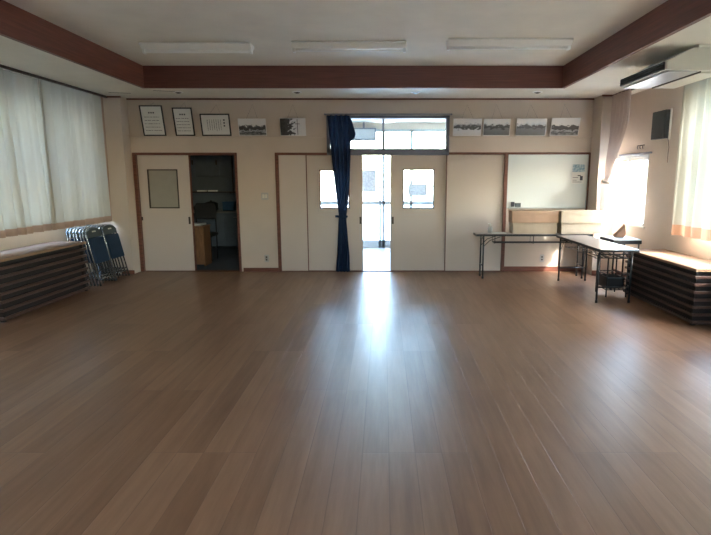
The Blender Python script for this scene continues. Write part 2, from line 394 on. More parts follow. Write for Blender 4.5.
box('edge_strip', 'brown', -3.192, -3.172, D+.028, D+.064, .012, 1.925, d1)

# ------------------------------------------------------------------ big sliding doors and transom
bm = nb()
bx(bm, -1.77, -1.715, D-.02, D+.14, 0, 1.965); bx(bm, -1.715, -0.92, D-.02, D+.14, 1.925, 1.965)
bx(bm, 1.06, 3.36, D-.02, D+.02, 1.935, 1.97); bx(bm, 1.975, 2.03, D-.025, D+.09, 0, 1.97); bx(bm, 3.345, 3.37, D-.02, D+.02, .09, 1.965)
bx(bm, -1.715, 1.975, D-.01, D+.14, 0, .012)
struct(obj('door_frame', bm, 'brown', bevel=.003))
sliding_door('door_2', -1.715, -1.275, D+.012, None)
d3 = sliding_door('door_3', -1.265, -0.345, D+.052, (-1.045, -0.575, 1.07, 1.675), 'glass', 'brown', -0.385)
box('edge_strip', 'brown', -1.283, -1.262, D+.030, D+.088, .012, 1.925, d3)
d4 = sliding_door('door_4', 0.115, 1.045, D+.052, (0.335, 0.825, 1.07, 1.69), 'glass', 'greyframe', 0.155)
d5 = sliding_door('door_5', 1.035, 1.975, D+.020, None)
box('edge_strip', 'brown', 1.030, 1.042, D+.008, D+.052, .012, 1.925, d5)
bm = nb()
for a in [(-0.92, -0.865, 1.965, 2.55), (1.01, 1.065, 1.965, 2.55), (-0.92, 1.065, 2.505, 2.55), (-0.92, 1.065, 1.925, 2.03)]:
    bx(bm, a[0], a[1], D-.02, D+.10, a[2], a[3])
tw = struct(obj('window_5', bm, 'greyframe', bevel=.003))
box('pane', 'glass', -0.87, 1.015, D+.04, D+.046, 2.03, 2.505, tw)
box('mullion', 'greyframe', -0.02, 0.012, D+.025, D+.06, 2.03, 2.505, tw)

# ------------------------------------------------------------------ entrance hall behind the doors
EY = 12.0
sbox('floor_entrance', 'vfloor', -2.0, 2.4, D+.14, EY+.1, -.1, 0)
sbox('ceiling_entrance', 'ceil', -2.0, 2.4, D+.14, EY+.4, 2.76, 2.82)
sbox('wall_entrance_left', 'wall', -2.1, -2.0, D+.14, EY+.1, 0, 2.78)
sbox('wall_entrance_right', 'wall', 2.4, 2.5, D+.14, EY+.1, 0, 2.78)
sbox('wall_entrance_back', 'wall', -2.1, 2.5, EY-.03, EY+.1, 2.62, 2.8)
bm = nb()
for x in (-1.98, -1.0, 0.0, .62, 1.5, 2.38): bx(bm, x-.03, x+.03, EY-.03, EY+.03, 0, 2.62)
bx(bm, -.10, -.055, EY-.03, EY+.03, 0, 2.0)
bx(bm, -2, 2.4, EY-.03, EY+.03, 2.56, 2.62); bx(bm, -2, 2.4, EY-.03, EY+.03, 2.10, 2.18)
bx(bm, -2, 2.4, EY-.03, EY+.03, .97, 1.05); bx(bm, -2, 2.4, EY-.03, EY+.03, 0, .17)
we = struct(obj('door_6', bm, 'alu'))
box('pane', 'glass', -2, 2.4, EY-.004, EY+.002, 1.01, 2.58, we)
box('pane', 'frost', -2, 2.4, EY-.004, EY+.002, .15, 1.01, we)
bm = nb(); tube(bm, [(-.08, EY-.035, .85), (-.08, EY-.07, .87), (-.08, EY-.07, 1.17), (-.08, EY-.035, 1.19)], .012)
obj('door_handle', bm, 'steel', we, smooth=True)
tag(box('notice', 'postergrey', -.47, -.17, EY-.012, EY-.006, 1.25, 1.74), 'grey printed notice on the entrance glass seen through the gap between the sliding doors', 'notice')
tag(box('notice', 'postergrey', .56, .97, EY-.045, EY-.035, 1.17, 1.43), 'grey rectangular notice on the entrance glass seen through the right sliding door window', 'notice')
t = thing('ceiling_lamp', 'round shallow ceiling lamp in the entrance hall seen through the transom', 'lamp', (0.02, 11.0, 2.76))
bm = nb(); lathe(bm, [(.24, 0), (.26, -.02), (.26, -.035)], n=28); obj('base', bm, 'white', t)
bm = nb(); lathe(bm, [(.24, -.035), (.25, -.06), (.20, -.09), (.05, -.10)], n=28); obj('lamp_shade', bm, 'white', t, smooth=True)
t = thing('wall_box', 'blue-grey box hanging high in the entrance hall behind the transom', 'box', (-.43, 11.88, 2.37))
box('casing', 'greyframe', -.27, .27, -.09, .06, 0, .26, t, .01)
box('front_cover', 'alu', -.24, .24, -.10, -.09, .03, .23, t)
box('bracket', 'greyframe', -.02, .02, -.01, .03, .26, .39, t)
# outside
sbox('ground_outside', 'concrete', -40, 40, EY+.1, 60, -.12, -.02)
bm = nb(); bx(bm, XR+T+.02, 40, -30, EY+.1, -.3, -.2); bx(bm, -40, XL-T-.02, -30, EY+.1, -.3, -.2)
bx(bm, -40, 40, -40, -30, -.3, -.2); bx(bm, XL-T-.02, XR+T+.02, -30, YF-T-.05, -.3, -.2)
struct(obj('ground_sides', bm, 'concrete'))
M['dkwall'] = mat('dark_shade_wall', (0.10, 0.105, 0.10), 0.9, noise=0.2, nscale=2)  # kept dark so the added wall bounces little sunlight
sbox('shade_wall_left', 'dkwall', -8.3, -8.0, -6, 12.5, -.2, 7)  # unseen wall added to cut the daylight at the left windows
tag(box('garden_wall', 'concrete', -7, 9, 17, 17.2, -.02, 1.3), 'pale low block wall outside beyond the entrance glass', 'wall')

# ------------------------------------------------------------------ dark kitchen behind the office doorway
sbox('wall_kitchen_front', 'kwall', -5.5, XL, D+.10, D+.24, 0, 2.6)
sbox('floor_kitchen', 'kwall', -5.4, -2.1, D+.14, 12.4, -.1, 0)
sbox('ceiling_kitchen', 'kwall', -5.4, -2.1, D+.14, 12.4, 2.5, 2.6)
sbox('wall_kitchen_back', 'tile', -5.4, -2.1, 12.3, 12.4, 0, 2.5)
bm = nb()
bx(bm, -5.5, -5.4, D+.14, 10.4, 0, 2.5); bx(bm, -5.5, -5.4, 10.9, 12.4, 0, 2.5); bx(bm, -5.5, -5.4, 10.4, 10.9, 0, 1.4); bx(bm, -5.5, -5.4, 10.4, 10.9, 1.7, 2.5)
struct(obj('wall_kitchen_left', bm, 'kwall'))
side_window(7, -5.45, 10.4, 10.9, 1.4, 1.7, 2, None, 'frost')  # unseen window added to give the kitchen some dim light
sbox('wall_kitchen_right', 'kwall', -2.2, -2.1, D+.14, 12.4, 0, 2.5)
t = thing('kitchen_counter', 'dark kitchen counter unit along the far wall seen through the open doorway', 'counter', (-4.0, 12.0, 0))
box('body', 'kwall', -1.0, 1.0, -.28, .28, .06, .80, t, .004)
box('worktop', 'steel', -1.02, 1.02, -.31, .29, .80, .84, t, .004)
for k in range(4):
    d = box('cabinet_door', 'kwall', -.99+k*.5, -.51+k*.5, -.30, -.28, .08, .78, t, .004)
    box('handle', 'steel', -.80+k*.5, -.70+k*.5, -.315, -.30, .70, .715, d)
t = thing('wall_cupboard', 'grey wall cupboard high on the far kitchen wall', 'cupboard', (-4.0, 12.1, 1.6))
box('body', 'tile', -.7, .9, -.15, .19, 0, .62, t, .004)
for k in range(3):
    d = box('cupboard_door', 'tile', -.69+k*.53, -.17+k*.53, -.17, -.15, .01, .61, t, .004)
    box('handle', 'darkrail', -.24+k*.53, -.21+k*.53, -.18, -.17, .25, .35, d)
t = thing('wall_shelf', 'thin dark shelf running across the dim kitchen', 'shelf', (-3.9, 10.9, 1.27))
box('shelf_board', 'darkrail', -.35, 1.0, -.13, .13, 0, .02, t)
for x in (-.2, .8):
    bm = nb(); bx(bm, x, x+.02, -.12, .12, -.02, 0); bx(bm, x, x+.02, .10, .12, -.02, 1.21); obj('bracket', bm, 'darkrail', t)
for i, x in enumerate((-3.66, -3.44)):
    bm = nb(); prism(bm, [(-.05, 0), (.05, 0), (.06, .03), (-.06, .03)], 'x', x-.085, x+.085)  # white bars added in place of a bright strip of reflected light
    o = obj('glint_bar', bm, 'white', loc=(0, 10.80, 1.29)); tag(o, ['left', 'right'][i]+' of the two pale bars added as a bright reflection on the dim kitchen shelf', 'glint_bar', 'glint bars on the kitchen shelf')
t = thing('plastic_crate', 'blue plastic crate on the kitchen counter in the dark room', 'crate', (-3.45, 11.95, .84))
bm = nb(); bx(bm, -.13, .13, -.1, .1, 0, .02)
for a in [(-.13, -.12, -.1, .1), (.12, .13, -.1, .1), (-.13, .13, -.1, -.09), (-.13, .13, .09, .1)]: bx(bm, *a, 0, .2)
obj('body', bm, 'blue', t); box('rim', 'blue', -.14, .14, -.11, -.095, .18, .2, t)
t = thing('cooking_pot', 'dark lidded pot on the kitchen counter beside the blue crate', 'pot', (-3.85, 11.9, .84))
bm = nb(); lathe(bm, [(.13, 0), (.15, .02), (.15, .16), (.16, .165)]); obj('body', bm, 'black', t, smooth=True)
bm = nb(); lathe(bm, [(.155, .166), (.08, .2), (.02, .205), (.02, .23)]); obj('lid', bm, 'black', t, smooth=True)
t = thing('wooden_stand', 'honey brown wooden stand just inside the dark doorway', 'stand', (-3.36, 9.55, 0))
bm = nb(); bx(bm, -.17, -.15, -.18, .18, 0, .70); bx(bm, .15, .17, -.18, .18, 0, .70); bx(bm, -.15, .15, .16, .18, 0, .70); bx(bm, -.15, .15, -.17, .16, .3, .32)
obj('body', bm, 'orange', t, .003); box('top', 'orange', -.18, .18, -.19, .19, .70, .72, t, .003); box('front_panel', 'orange', -.15, .15, -.18, -.17, .03, .69, t)
tag(box('towel', 'paper', -3.52, -3.24, 9.38, 9.70, .72, .755, None, .012), 'folded white towel on the wooden stand inside the doorway', 'towel')
t = thing('office_chair', 'black chair back rising behind the wooden stand in the dark doorway', 'chair', (-3.45, 10.15, 0))
bm = nb(); prism(bm, [(-.2, .78), (.2, .78), (.22, 1.0), (.17, 1.08), (-.17, 1.08), (-.22, 1.0)], 'y', .14, .18); obj('backrest', bm, 'blackfab', t, .01)
bm = nb(); bx(bm, -.22, .22, -.22, .2, .46, .52); obj('seat', bm, 'blackfab', t, .02)
for x, y in ((-.19, -.19), (.19, -.19), (-.19, .16), (.19, .16)):
    bm = nb(); tube(bm, [(x, y, 0), (x, y, .46 if y < 0 else .8)], .012); obj('leg', bm, 'black', t, smooth=True)

# ------------------------------------------------------------------ wall switch and outlets
def plate(name, label, cat, x, y, z, w_, h, n, vert=False):
    t = thing(name, label, cat, (x, y, z))
    box('plate', 'steel', -w_/2, w_/2, -.008, 0, -h/2, h/2, t, .003)
    for k in range(n):
        o = (k-(n-1)/2)
        if vert: box('socket', 'darkrail', -.012, .012, -.011, -.008, o*.045-.012, o*.045+.012, t, .001)
        else: box('rocker', 'offwhite', o*.045-.018, o*.045+.018, -.013, -.008, -.03, .03, t, .002)
    return t
plate('light_switch', 'double light switch on the wall between the dark doorway and the sliding doors', 'light switch', -1.958, D, 1.262, .118, .118, 2)
plate('power_outlet', 'power outlet low on the wall below the double light switch', 'power outlet', -1.965, D, .225, .07, .125, 2, True)
plate('power_outlet', 'power outlet on the wall below the whiteboard behind the folding table', 'power outlet', 2.67, D+.02, .225, .07, .125, 2, True)

# ------------------------------------------------------------------ framed certificates and photographs leaning over the ledge
def leaning(name, label, cat, group, x0, x1, H, kind, seed, lean=20, fr=None):
    w_ = x1-x0
    t = thing(name, label, cat, ((x0+x1)/2, D-.03, 2.231), (R(lean), 0, 0), group)
    if fr:
        bm = nb(); f = .018
        for a in [(-w_/2, w_/2, 0, f), (-w_/2, w_/2, H-f, H), (-w_/2, -w_/2+f, 0, H), (w_/2-f, w_/2, 0, H)]: bx(bm, a[0], a[1], -.02, 0, a[2], a[3])
        obj('frame', bm, 'black' if fr == 'dark' else 'steel', t, .002)
        box('sheet', 'paper', -w_/2+f, w_/2-f, -.010, -.004, f, H-f, t)
        rnd = random.Random(seed); bm = nb()
        def dash(cx, cz, a, b): bx(bm, cx-a/2, cx+a/2, -.0125, -.0105, cz-b/2, cz+b/2)
        if kind == 'upright':
            for k in range(3): dash(-.04+k*.035, H*.76, .022, .022)
            for q in range(5):
                x = -w_*.33
                while x < w_*.33:
                    l = rnd.uniform(.008, .03); dash(x, H*(.62-.11*q), l, .007); x += l+.008
        else:
            for k in range(3): dash(w_*.30-k*.001, H*(.72-.13*k), .024, .024)
            for q in range(7):
                z = H*.72
                while z > H*.25:
                    l = rnd.uniform(.006, .016); dash(w_*.18-q*w_*.075, z, .008, l); z -= l+.007
        obj('lettering', bm, 'ink', t)
        box('backing', 'orange', -w_/2+f/2, w_/2-f/2, -.004, -.001, f/2, H-f/2, t)
    else:
        box('board', 'paper', -w_/2, w_/2, -.012, 0, 0, H, t)
        box('print', photo_mat(seed, kind), -w_/2+.008, w_/2-.008, -.014, -.0121, .008, H-.008, t)
    if kind == 1:
        bm = nb(); bx(bm, w_*.17, w_*.19, -.0155, -.0141, .02, H*.92); bx(bm, w_*.10, w_*.27, -.0155, -.0141, H*.66, H*.69); obj('pole_print', bm, 'ink', t)
    # hanging cord up to a nail in the wall
    Lc = H/math.cos(0)
    top = Vector((0, -.0, H*.92)); ang = R(lean)
    # nail position in local coordinates (inverse of the lean)
    wz, wy = .49 if H < .35 else .52, .028
    inv = Matrix.Rotation(-ang, 4, 'X')
    nail = inv @ Vector((0, wy, wz))
    bm = nb(); tube(bm, [(-w_*.22, .002, H*.9), nail, (w_*.22, .002, H*.9)], .0015, 5); obj('hanging_cord', bm, 'darkrail', t)
    bm = nb(); tube(bm, [inv @ Vector((0, wy+.004, wz)), inv @ Vector((0, wy-.015, wz+.004))], .003, 6); obj('nail', bm, 'steel', t)
    return t
G1, G2 = 'framed certificates on the ledge', 'photographs on the ledge'
leaning('framed_certificate', 'tall dark-framed certificate farthest left on the ledge, by the corner', 'certificate', G1, -3.86, -3.50, .475, 'upright', 1, 14, 'dark')
leaning('framed_certificate', 'narrow dark-framed certificate between the tall one and the wide one', 'certificate', G1, -3.345, -3.035, .44, 'upright', 2, 14, 'dark')
leaning('framed_certificate', 'wide dark-framed certificate above the open dark doorway', 'certificate', G1, -2.92, -2.45, .345, 'wide', 3, 14, 'dark')
leaning('photograph', 'black and white photograph of low buildings, just right of the certificates', 'photograph', G2, -2.325, -1.88, .272, 0, 4, 14)
leaning('photograph', 'black and white photograph with dark tree and pole, nearest the navy curtain', 'photograph', G2, -1.66, -1.245, .28, 1, 5, 14)
leaning('photograph', 'black and white photograph with a pale foreground, nearest the transom on its right', 'photograph', G2, 1.115, 1.57, .27, 2, 6, 14)
leaning('photograph', 'black and white photograph of a dark field, second from the transom', 'photograph', G2, 1.60, 2.03, .268, 3, 7, 14)
leaning('photograph', 'black and white photograph of a grey field, third from the transom', 'photograph', G2, 2.125, 2.605, .275, 3, 8, 16)
leaning('photograph', 'black and white photograph of a wooded hill, farthest right on the ledge', 'photograph', G2, 2.68, 3.135, .285, 0, 9, 17)

# ------------------------------------------------------------------ whiteboard
t = thing('whiteboard', 'large whiteboard fixed to the back wall above the cardboard boxes', 'whiteboard', (2.68, D+.018, 1.075))
box('panel', 'board', -.64, .655, -.022, 0, 0, .86, t, .003)
bm = nb()
for a in [(-.65, .665, -.012, 0), (-.65, .665, .86, .870), (-.65, -.64, 0, .87), (.655, .665, 0, .87)]: bx(bm, a[0], a[1], -.028, 0, a[2], a[3])
obj('frame', bm, 'alu', t)
box('pen_tray', 'alu', -.6, .6, -.07, -.028, -.012, -.002, t, .002)
t = thing('poster', 'small poster with blue upper half near the whiteboard right edge', 'poster', (3.19, D-.004-.002, 1.62))
box('sheet', 'paper', -.105, .105, -.0025, 0, -.155, .165, t)
box('blue_print', 'posterblue', -.10, .10, -.004, -.0025, .035, .158, t)
bm = nb(); bx(bm, .03, .075, -.004, -.0025, -.10, -.03); bx(bm, -.01, .04, -.004, -.0025, -.03, -.015); bx(bm, -.09, 0, -.004, -.0025, -.06, -.052); bx(bm, -.09, -.02, -.004, -.0025, -.10, -.093); bx(bm, -.09, .06, -.004, -.0025, -.13, -.123)
obj('lettering', bm, 'ink', t)
t = thing('board_eraser', 'small dark eraser and clip low on the left of the whiteboard', 'eraser', (2.19, D-.0045, 1.085))
box('felt', 'ink', -.085, -.03, -.03, 0, .005, .085, t, .004); box('clip', 'greyback', -.02, .075, -.025, 0, .0, .065, t, .004)

# ------------------------------------------------------------------ soffit downlights, ceiling lights, slot vents
for i, x in enumerate((-3.04, -1.28, .475, 2.28)):
    lab = ['above the framed certificates', 'above the two left photographs', 'above the transom window', 'above the photographs over the whiteboard'][i]
    t = thing('downlight', 'small round white downlight in the low ceiling '+lab, 'ceiling light', (x, 8.17, S), group='downlights along the low ceiling')
    bm = nb()
    n = 24
    prof = [(.078, 0), (.075, -.008), (.056, -.012), (.05, 0)]
    rings = [[bm.verts.new((r_*math.cos(2*PI*k/n), r_*math.sin(2*PI*k/n), z)) for k in range(n)] for r_, z in prof]
    for A, B in zip(rings, rings[1:]):
        for k in range(n): bm.faces.new((A[k], A[(k+1) % n], B[(k+1) % n], B[k]))
    obj('trim_ring', bm, 'white', t, smooth=True)
    bm = nb(); lathe(bm, [(.05, -.001), (.046, -.010), (.02, -.024), (.004, -.027)]); obj('bulb', bm, 'chrome', t, smooth=True)
def batten(x0, x1, y, label):
    t = thing('fluorescent_light', label, 'ceiling light', ((x0+x1)/2, y, CZ), group='fluorescent fittings on the raised ceiling')
    L = (x1-x0)/2
    bm = nb(); prism(bm, [(-.10, 0), (.10, 0), (.115, -.022), (.045, -.062), (-.045, -.062), (-.115, -.022)], 'x', -L, L)
    obj('housing', bm, 'white', t, .002)
    for s in (-1, 1): box('end_socket', 'white', s*L-(.03 if s > 0 else 0), s*L+(.03 if s < 0 else 0), -.035, .035, -.105, -.055, t, .004)
    bm = nb(); tube(bm, [(-L+.03, 0, -.083), (L-.03, 0, -.083)], .016, 12); obj('tube', bm, 'white', t, smooth=True)
batten(-2.84, -1.55, 6.60, 'unlit white fluorescent fitting on the ceiling, leftmost of the three')
batten(-1.06, .26, 6.54, 'unlit white fluorescent fitting in the middle of the ceiling')
batten(.73, 2.14, 6.42, 'unlit white fluorescent fitting on the ceiling, nearest the air conditioner')
for i, (x, y) in enumerate(((-3.93, 8.22), (-3.20, 8.05))):
    t = thing('slot_vent', ['slim slot vent in the low ceiling in the left corner', 'slim slot vent in the low ceiling beside the leftmost downlight'][i], 'vent', (x, y, S), (0, 0, R(18)))
    box('rim', 'ceil', -.17, .17, -.035, .035, -.006, 0, t, .002)
    box('slot', 'darkrail', -.15, .15, -.010, .010, -.008, -.006, t)

# ------------------------------------------------------------------ air conditioner under the right soffit
t = thing('air_conditioner', 'cream air conditioner hung under the ceiling by the right-hand curtain', 'air conditioner', (0, 0, 0))
Y0, Y1 = 5.37, 6.38
bm = nb(); prism(bm, [(2.735, 2.59), (3.36, 2.575), (3.40, 2.62), (3.40, 2.79), (2.98, 2.79), (2.735, 2.672)], 'y', Y0, Y1); obj('body', bm, 'offwhite', t, .006)
bm = nb(); prism(bm, [(2.722, 2.592), (2.735, 2.592), (2.735, 2.668), (2.722, 2.668)], 'y', Y0+.03, Y1-.02); obj('air_outlet', bm, 'blackfab', t)
for k in range(3):
    bm = nb(); z = 2.605+k*.023; prism(bm, [(2.712, z-.003), (2.735, z+.002), (2.735, z+.005), (2.712, z)], 'y', Y0+.04, Y1-.03); obj('louver', bm, 'greyback', t)
bm = nb(); bx(bm, 2.76, 3.05, Y0+.02, Y1-.02, 2.570, 2.584); obj('bottom_panel', bm, 'steel', t, .003)
bm = nb(); bx(bm, 3.10, 3.33, Y0+.06, Y1-.05, 2.566, 2.580)
obj('intake_grille', bm, 'offwhite', t, .002)
bm = nb()
for a in [(3.085, 3.095, Y0+.04, Y1-.03)]: bx(bm, *a, 2.568, 2.583)
obj('panel_seam', bm, 'darkrail', t)
box('mounting_plate', 'offwhite', 3.02, 3.42, Y0-.02, Y1-.05, 2.785, S, t)

# ------------------------------------------------------------------ wall loudspeaker on the right wall
t = thing('wall_speaker', 'dark boxy loudspeaker high on the right wall beside the curtain', 'loudspeaker', (XR, 7.42, 2.26))
box('cabinet', 'blackfab', -.075, -.005, -.19, .17, -.18, .19, t, .008)
box('grille', 'speaker', -.083, -.075, -.17, .15, -.16, .17, t, .004)
box('side_rail', 'offwhite', -.02, -.0, -.215, -.193, -.20, .20, t, .004)
bm = nb(); tube(bm, [(-.02, -.19, -.18), (-.012, -.22, -.30), (-.012, -.21, -.36), (-.012, -.215, -.5)], .005, 6); obj('cord', bm, 'darkrail', t, smooth=True)
for i, y in enumerate((7.90, 7.98, 8.06)):
    bm = nb(); tube(bm, [(0, 0, .03), (-.025, 0, .03), (-.03, 0, 0), (-.02, 0, -.02)], .006, 6)
    o = obj('wall_hook', bm, 'greyback', loc=(XR, y, 2.0)); tag(o, ['dark wall hook above the side window, nearest the loudspeaker', 'dark wall hook above the side window, middle of three', 'dark wall hook above the side window, nearest the tied curtain'][i], 'hook', 'three hooks above the side window')

# ------------------------------------------------------------------ curtains
def curtain(name, label, m, fn, nu, nv, hemm=None, hem_v=0.0, edge=None, group=None, cat='curtain'):
    """fn(u,v) -> point; v=0 bottom"""
    t = thing(name, label, cat, (0, 0, 0), group=group)
    def sheet(v0, v1, k, u0=0., u1=1.):
        bm = nb(); g = [[bm.verts.new(fn(u0+(u1-u0)*i/nu, v0+(v1-v0)*j/k)) for i in range(nu+1)] for j in range(k+1)]
        for j in range(k):
            for i in range(nu): bm.faces.new((g[j][i], g[j][i+1], g[j+1][i+1], g[j+1][i]))
        return bm
    e = edge or 0
    obj('cloth', sheet(hem_v, 1, nv, 0, 1-e), m, t, smooth=True)
    if hemm: obj('hem', sheet(0, hem_v, 2), hemm, t, smooth=True)
    if e:
        bm = nb(); n2 = 3; g = [[bm.verts.new(fn(1-e+e*i/n2, hem_v+(1-hem_v)*j/nv)) for i in range(n2+1)] for j in range(nv+1)]
        for j in range(nv):
            for i in range(n2): bm.faces.new((g[j][i], g[j][i+1], g[j+1][i+1], g[j+1][i]))
        obj('side_hem', bm, hemm, t, smooth=True)
    return t
def drape(x, y0, y1, z0, z1, n, amp, seed, skew=0.0):
    rnd = random.Random(seed); ph = [rnd.uniform(0, 6.3) for _ in range(4)]
    def fn(u, v):
        y = y0+(y1-y0)*u + skew*(1-v)
        a = amp*(0.55+0.45*(1-v))*(1.0+.35*math.sin(u*5+ph[2]))
        xx = x + a*math.sin(2*PI*n*u + .9*math.sin(2*PI*u*n*.31+ph[0])+.25*math.sin(3*v+ph[1])) + .35*a*math.sin(4*PI*n*u*.77+ph[3]+v*1.1)
        return (xx, y, z0+(z1-z0)*v)
    return fn
gl = 'curtains along the left windows'; gr = 'curtains along the right windows'
curtain('curtain', 'ivory curtain with tan hem at the left edge, hanging over the slatted cabinet', 'curtL', drape(TL-.16, 4.35, 7.12, .865, S+.01, 16, .034, 1, .06), 260, 14, 'hemL', .045, None, gl)
curtain('curtain', 'ivory curtain above the stacked folding chairs, ending at the corner pillar', 'curtL', drape(TL-.06, 6.99, 8.579, .875, S+.01, 9, .026, 2), 150, 14, 'hemL', .045, .03, gl)
curtain('curtain', 'ivory curtain with orange hem glowing at the right edge above the cabinet', 'curtR', drape(TR+.065, 6.62, 3.6, .87, S+.01, 15, .036, 3), 260, 14, 'hem', .065, None, gr)
for (x, y0, y1, m, hm, s, sd) in ((TR+.065, 3.5, 1.2, 'curtR', 'hem', 'right', 7), (TR+.065, 1.15, -1.6, 'curtR', 'hem', 'right', 8)):
    curtain('curtain', 'ivory curtain over the rear %s window, %s panel' % (s, 'forward' if sd in (5, 7) else 'rearmost'), m, drape(x, y0, y1, .87, S+.01, 14, .034, sd), 160, 8, hm, .05, None, gl if s == 'left' else gr)
# tied curtain by the small window
def tied(u, v):
    z = .90 + (S-.02-.90)*v
    zt = 1.50; k = abs(z-zt)
    if z > zt:
        s = min(1, (z-zt)/1.0); s = s*s*(3-2*s)
        y0 = 8.30+.10*s; y1 = 8.18-.40*s; 
    else:
        s = min(1, (zt-z)/.6); s = s*(2-s)
        y0 = 8.425; y1 = 8.20+.03*s
    x = TR-.02 - (.06 if z < zt else .04*(1-s)) 
    a = .022+.012*s
    return (x+a*math.sin(u*2*PI*5+.4*math.sin(v*5))-.05*(1-s)*(1-u), y0+(y1-y0)*u, z)
tc_ = curtain('curtain', 'dusty pink tied-back curtain beside the small bright side window', 'pink', tied, 90, 34, 'pink', .03, None, None)
bm = nb(); tube(bm, [(TR-.115+.03, 8.42, 1.55), (TR-.13, 8.30, 1.50), (TR-.11, 8.15, 1.48), (TR-.03, 8.12, 1.49), (TR-.0, 8.2, 1.51), (TR-.0, 8.42, 1.55)], .016, 8); obj('tieback', bm, 'offwhite', tc_, smooth=True)

# navy curtain by the transom
def navy(u, v):
    z = .012 + (2.545-.012)*v
    zt = .93
    prof = [(0, -.80, -.56), (.3, -.77, -.565), (.80, -.745, -.605), (.93, -.735, -.615), (1.05, -.745, -.59), (1.5, -.80, -.55), (2.0, -.845, -.53), (2.35, -.88, -.52), (2.545, -.90, -.545)]
    for (a, b) in zip(prof, prof[1:]):
        if a[0] <= z+1e-6 <= b[0]+1e-6:
            t_ = (z-a[0])/(b[0]-a[0]); x0 = a[1]+(b[1]-a[1])*t_; x1 = a[2]+(b[2]-a[2])*t_; break
    amp = .03 if z > 1.1 or z < .75 else .018
    return (x0+(x1-x0)*u, D-.085+amp*math.sin(u*2*PI*4.5+.5*math.sin(z*2)), z)
tn = curtain('curtain', 'navy blue curtain bunched and tied in front of the sliding doors', 'navycloth', navy, 80, 40)
bm = nb()
tube(bm, [(-.745, D-.12, .93), (-.67, D-.135, .925), (-.60, D-.12, .93), (-.60, D-.055, .935), (-.67, D-.045, .93), (-.745, D-.055, .935)], .014, 8, True); bx(bm, -.79, -.745, D-.11, D-.09, .92, .955)
obj('tieback', bm, 'navycloth', tn, smooth=True)
bm = nb(); g = [(-.56, D-.11, 2.54), (-.50, D-.12, 2.46), (-.44, D-.13, 2.25), (-.455, D-.12, 2.20), (-.55, D-.11, 2.10)]
a_ = [bm.verts.new(p) for p in g]; b_ = [bm.verts.new((p[0]-.04 if i else p[0], p[1]+.05, p[2])) for i, p in enumerate(g)]
bm.faces.new(a_); bm.faces.new(b_[::-1])
for i in range(5): bm.faces.new((a_[i], a_[(i+1) % 5], b_[(i+1) % 5], b_[i]))
obj('loose_flap', bm, 'navycloth', tn, .006)
t = thing('curtain_rod', 'thin dark rod over the transom carrying the navy curtain', 'curtain rod', (0, 0, 0))
bm = nb(); tube(bm, [(-.95, D-.05, 2.565), (1.10, D-.05, 2.565)], .009, 8); obj('rod', bm, 'greyframe', t, smooth=True)
for x in (-.94, 1.09):
    bm = nb(); bx(bm, x-.01, x+.01, D-.06, D, 2.555, 2.575); obj('bracket', bm, 'greyframe', t)

# ------------------------------------------------------------------ slatted cabinets
def slatted(label, x0, x1, y0, y1, h):
    t = thing('slatted_cabinet', label, 'cabinet', ((x0+x1)/2, (y0+y1)/2, 0), group='low slatted cabinets')
    a, b = (x1-x0)/2, (y1-y0)/2
    box('core', 'slat_in', -a+.065, a-.065, -b+.065, b-.065, 0, h-.03, t)
    box('top', 'ctop', -a, a, -b, b, h-.03, h, t, .004)
    n = 7; pitch = (h-.05)/n
    for k in range(n):
        z = .025+k*pitch; bm = nb()
        bx(bm, -a+.004, a-.004, -b+.004, -b+.026, z, z+pitch*.36); bx(bm, -a+.004, a-.004, b-.026, b-.004, z, z+pitch*.36)
        bx(bm, -a+.004, -a+.026, -b+.026, b-.026, z, z+pitch*.36); bx(bm, a-.026, a-.004, -b+.026, b-.026, z, z+pitch*.36)
        obj('slat', bm, 'darkwood', t, .003)
    for sx in (-1, 1):
        for sy in (-1, 1): box('post', 'slat_in', sx*(a-.047)-.02, sx*(a-.047)+.02, sy*(b-.047)-.02, sy*(b-.047)+.02, 0, h-.03, t)
    return t
slatted('long low slatted wooden cabinet against the left wall below the curtains', XL+.015, -4.115, 5.58, 7.30, .69)
slatted('low slatted wooden cabinet below the right-hand curtain', 3.27, XR-.015, 5.46, 7.10, .615)

# ------------------------------------------------------------------ folding chairs leaning on the left wall
def arc_pts(w2, z1, z2, x=0, n=8):
    pts = []
    for k in range(n+1):
        a = PI*k/n; pts.append((x, -w2*math.cos(a), z1+(z2-z1)*math.sin(a)**.8))
    return pts
def make_chair():
    t = thing('folding_chair', 'x', 'folding chair', (0, 0, 0), group='folded chairs stacked against the left wall')
    bm = nb(); tube(bm, [(0, -.205, .0), (0, -.20, .70)]+arc_pts(.195, .76, .86)+[(0, .20, .70), (0, .205, 0)], .0105); obj('back_frame', bm, 'chrome', t, smooth=True)
    bm = nb(); tube(bm, [(.022, -.165, .03), (.022, -.165, .62), (.022, .165, .62), (.022, .165, .03)], .0095); tube(bm, [(.022, -.165, .10), (.022, .165, .10)], .008); obj('front_frame', bm, 'chrome', t, smooth=True)
    bm = nb(); tube(bm, [(0, -.2, .14), (0, .2, .14)], .008); obj('crossbar', bm, 'chrome', t, smooth=True)
    box('seat', 'navy', .012, .036, -.185, .185, .33, .70, t, .008)
    bm = nb(); P = [(-.185, .715), (.185, .715), (.19, .79), (.12, .835), (0, .85), (-.12, .835), (-.19, .79)]
    prism(bm, P, 'x', .004, .018); obj('backrest', bm, 'greyback', t, .004)
    box('hand_slot', 'offwhite', .0181, .0195, -.05, .05, .785, .805, t)
    for s in (-1, 1):
        bm = nb(); tube(bm, [(0, s*.205, 0), (0, s*.205, .03)], .014); obj('foot_cap', bm, 'blackfab', t, smooth=True)
    return t
ch = make_chair(); first = True
NCH = 7
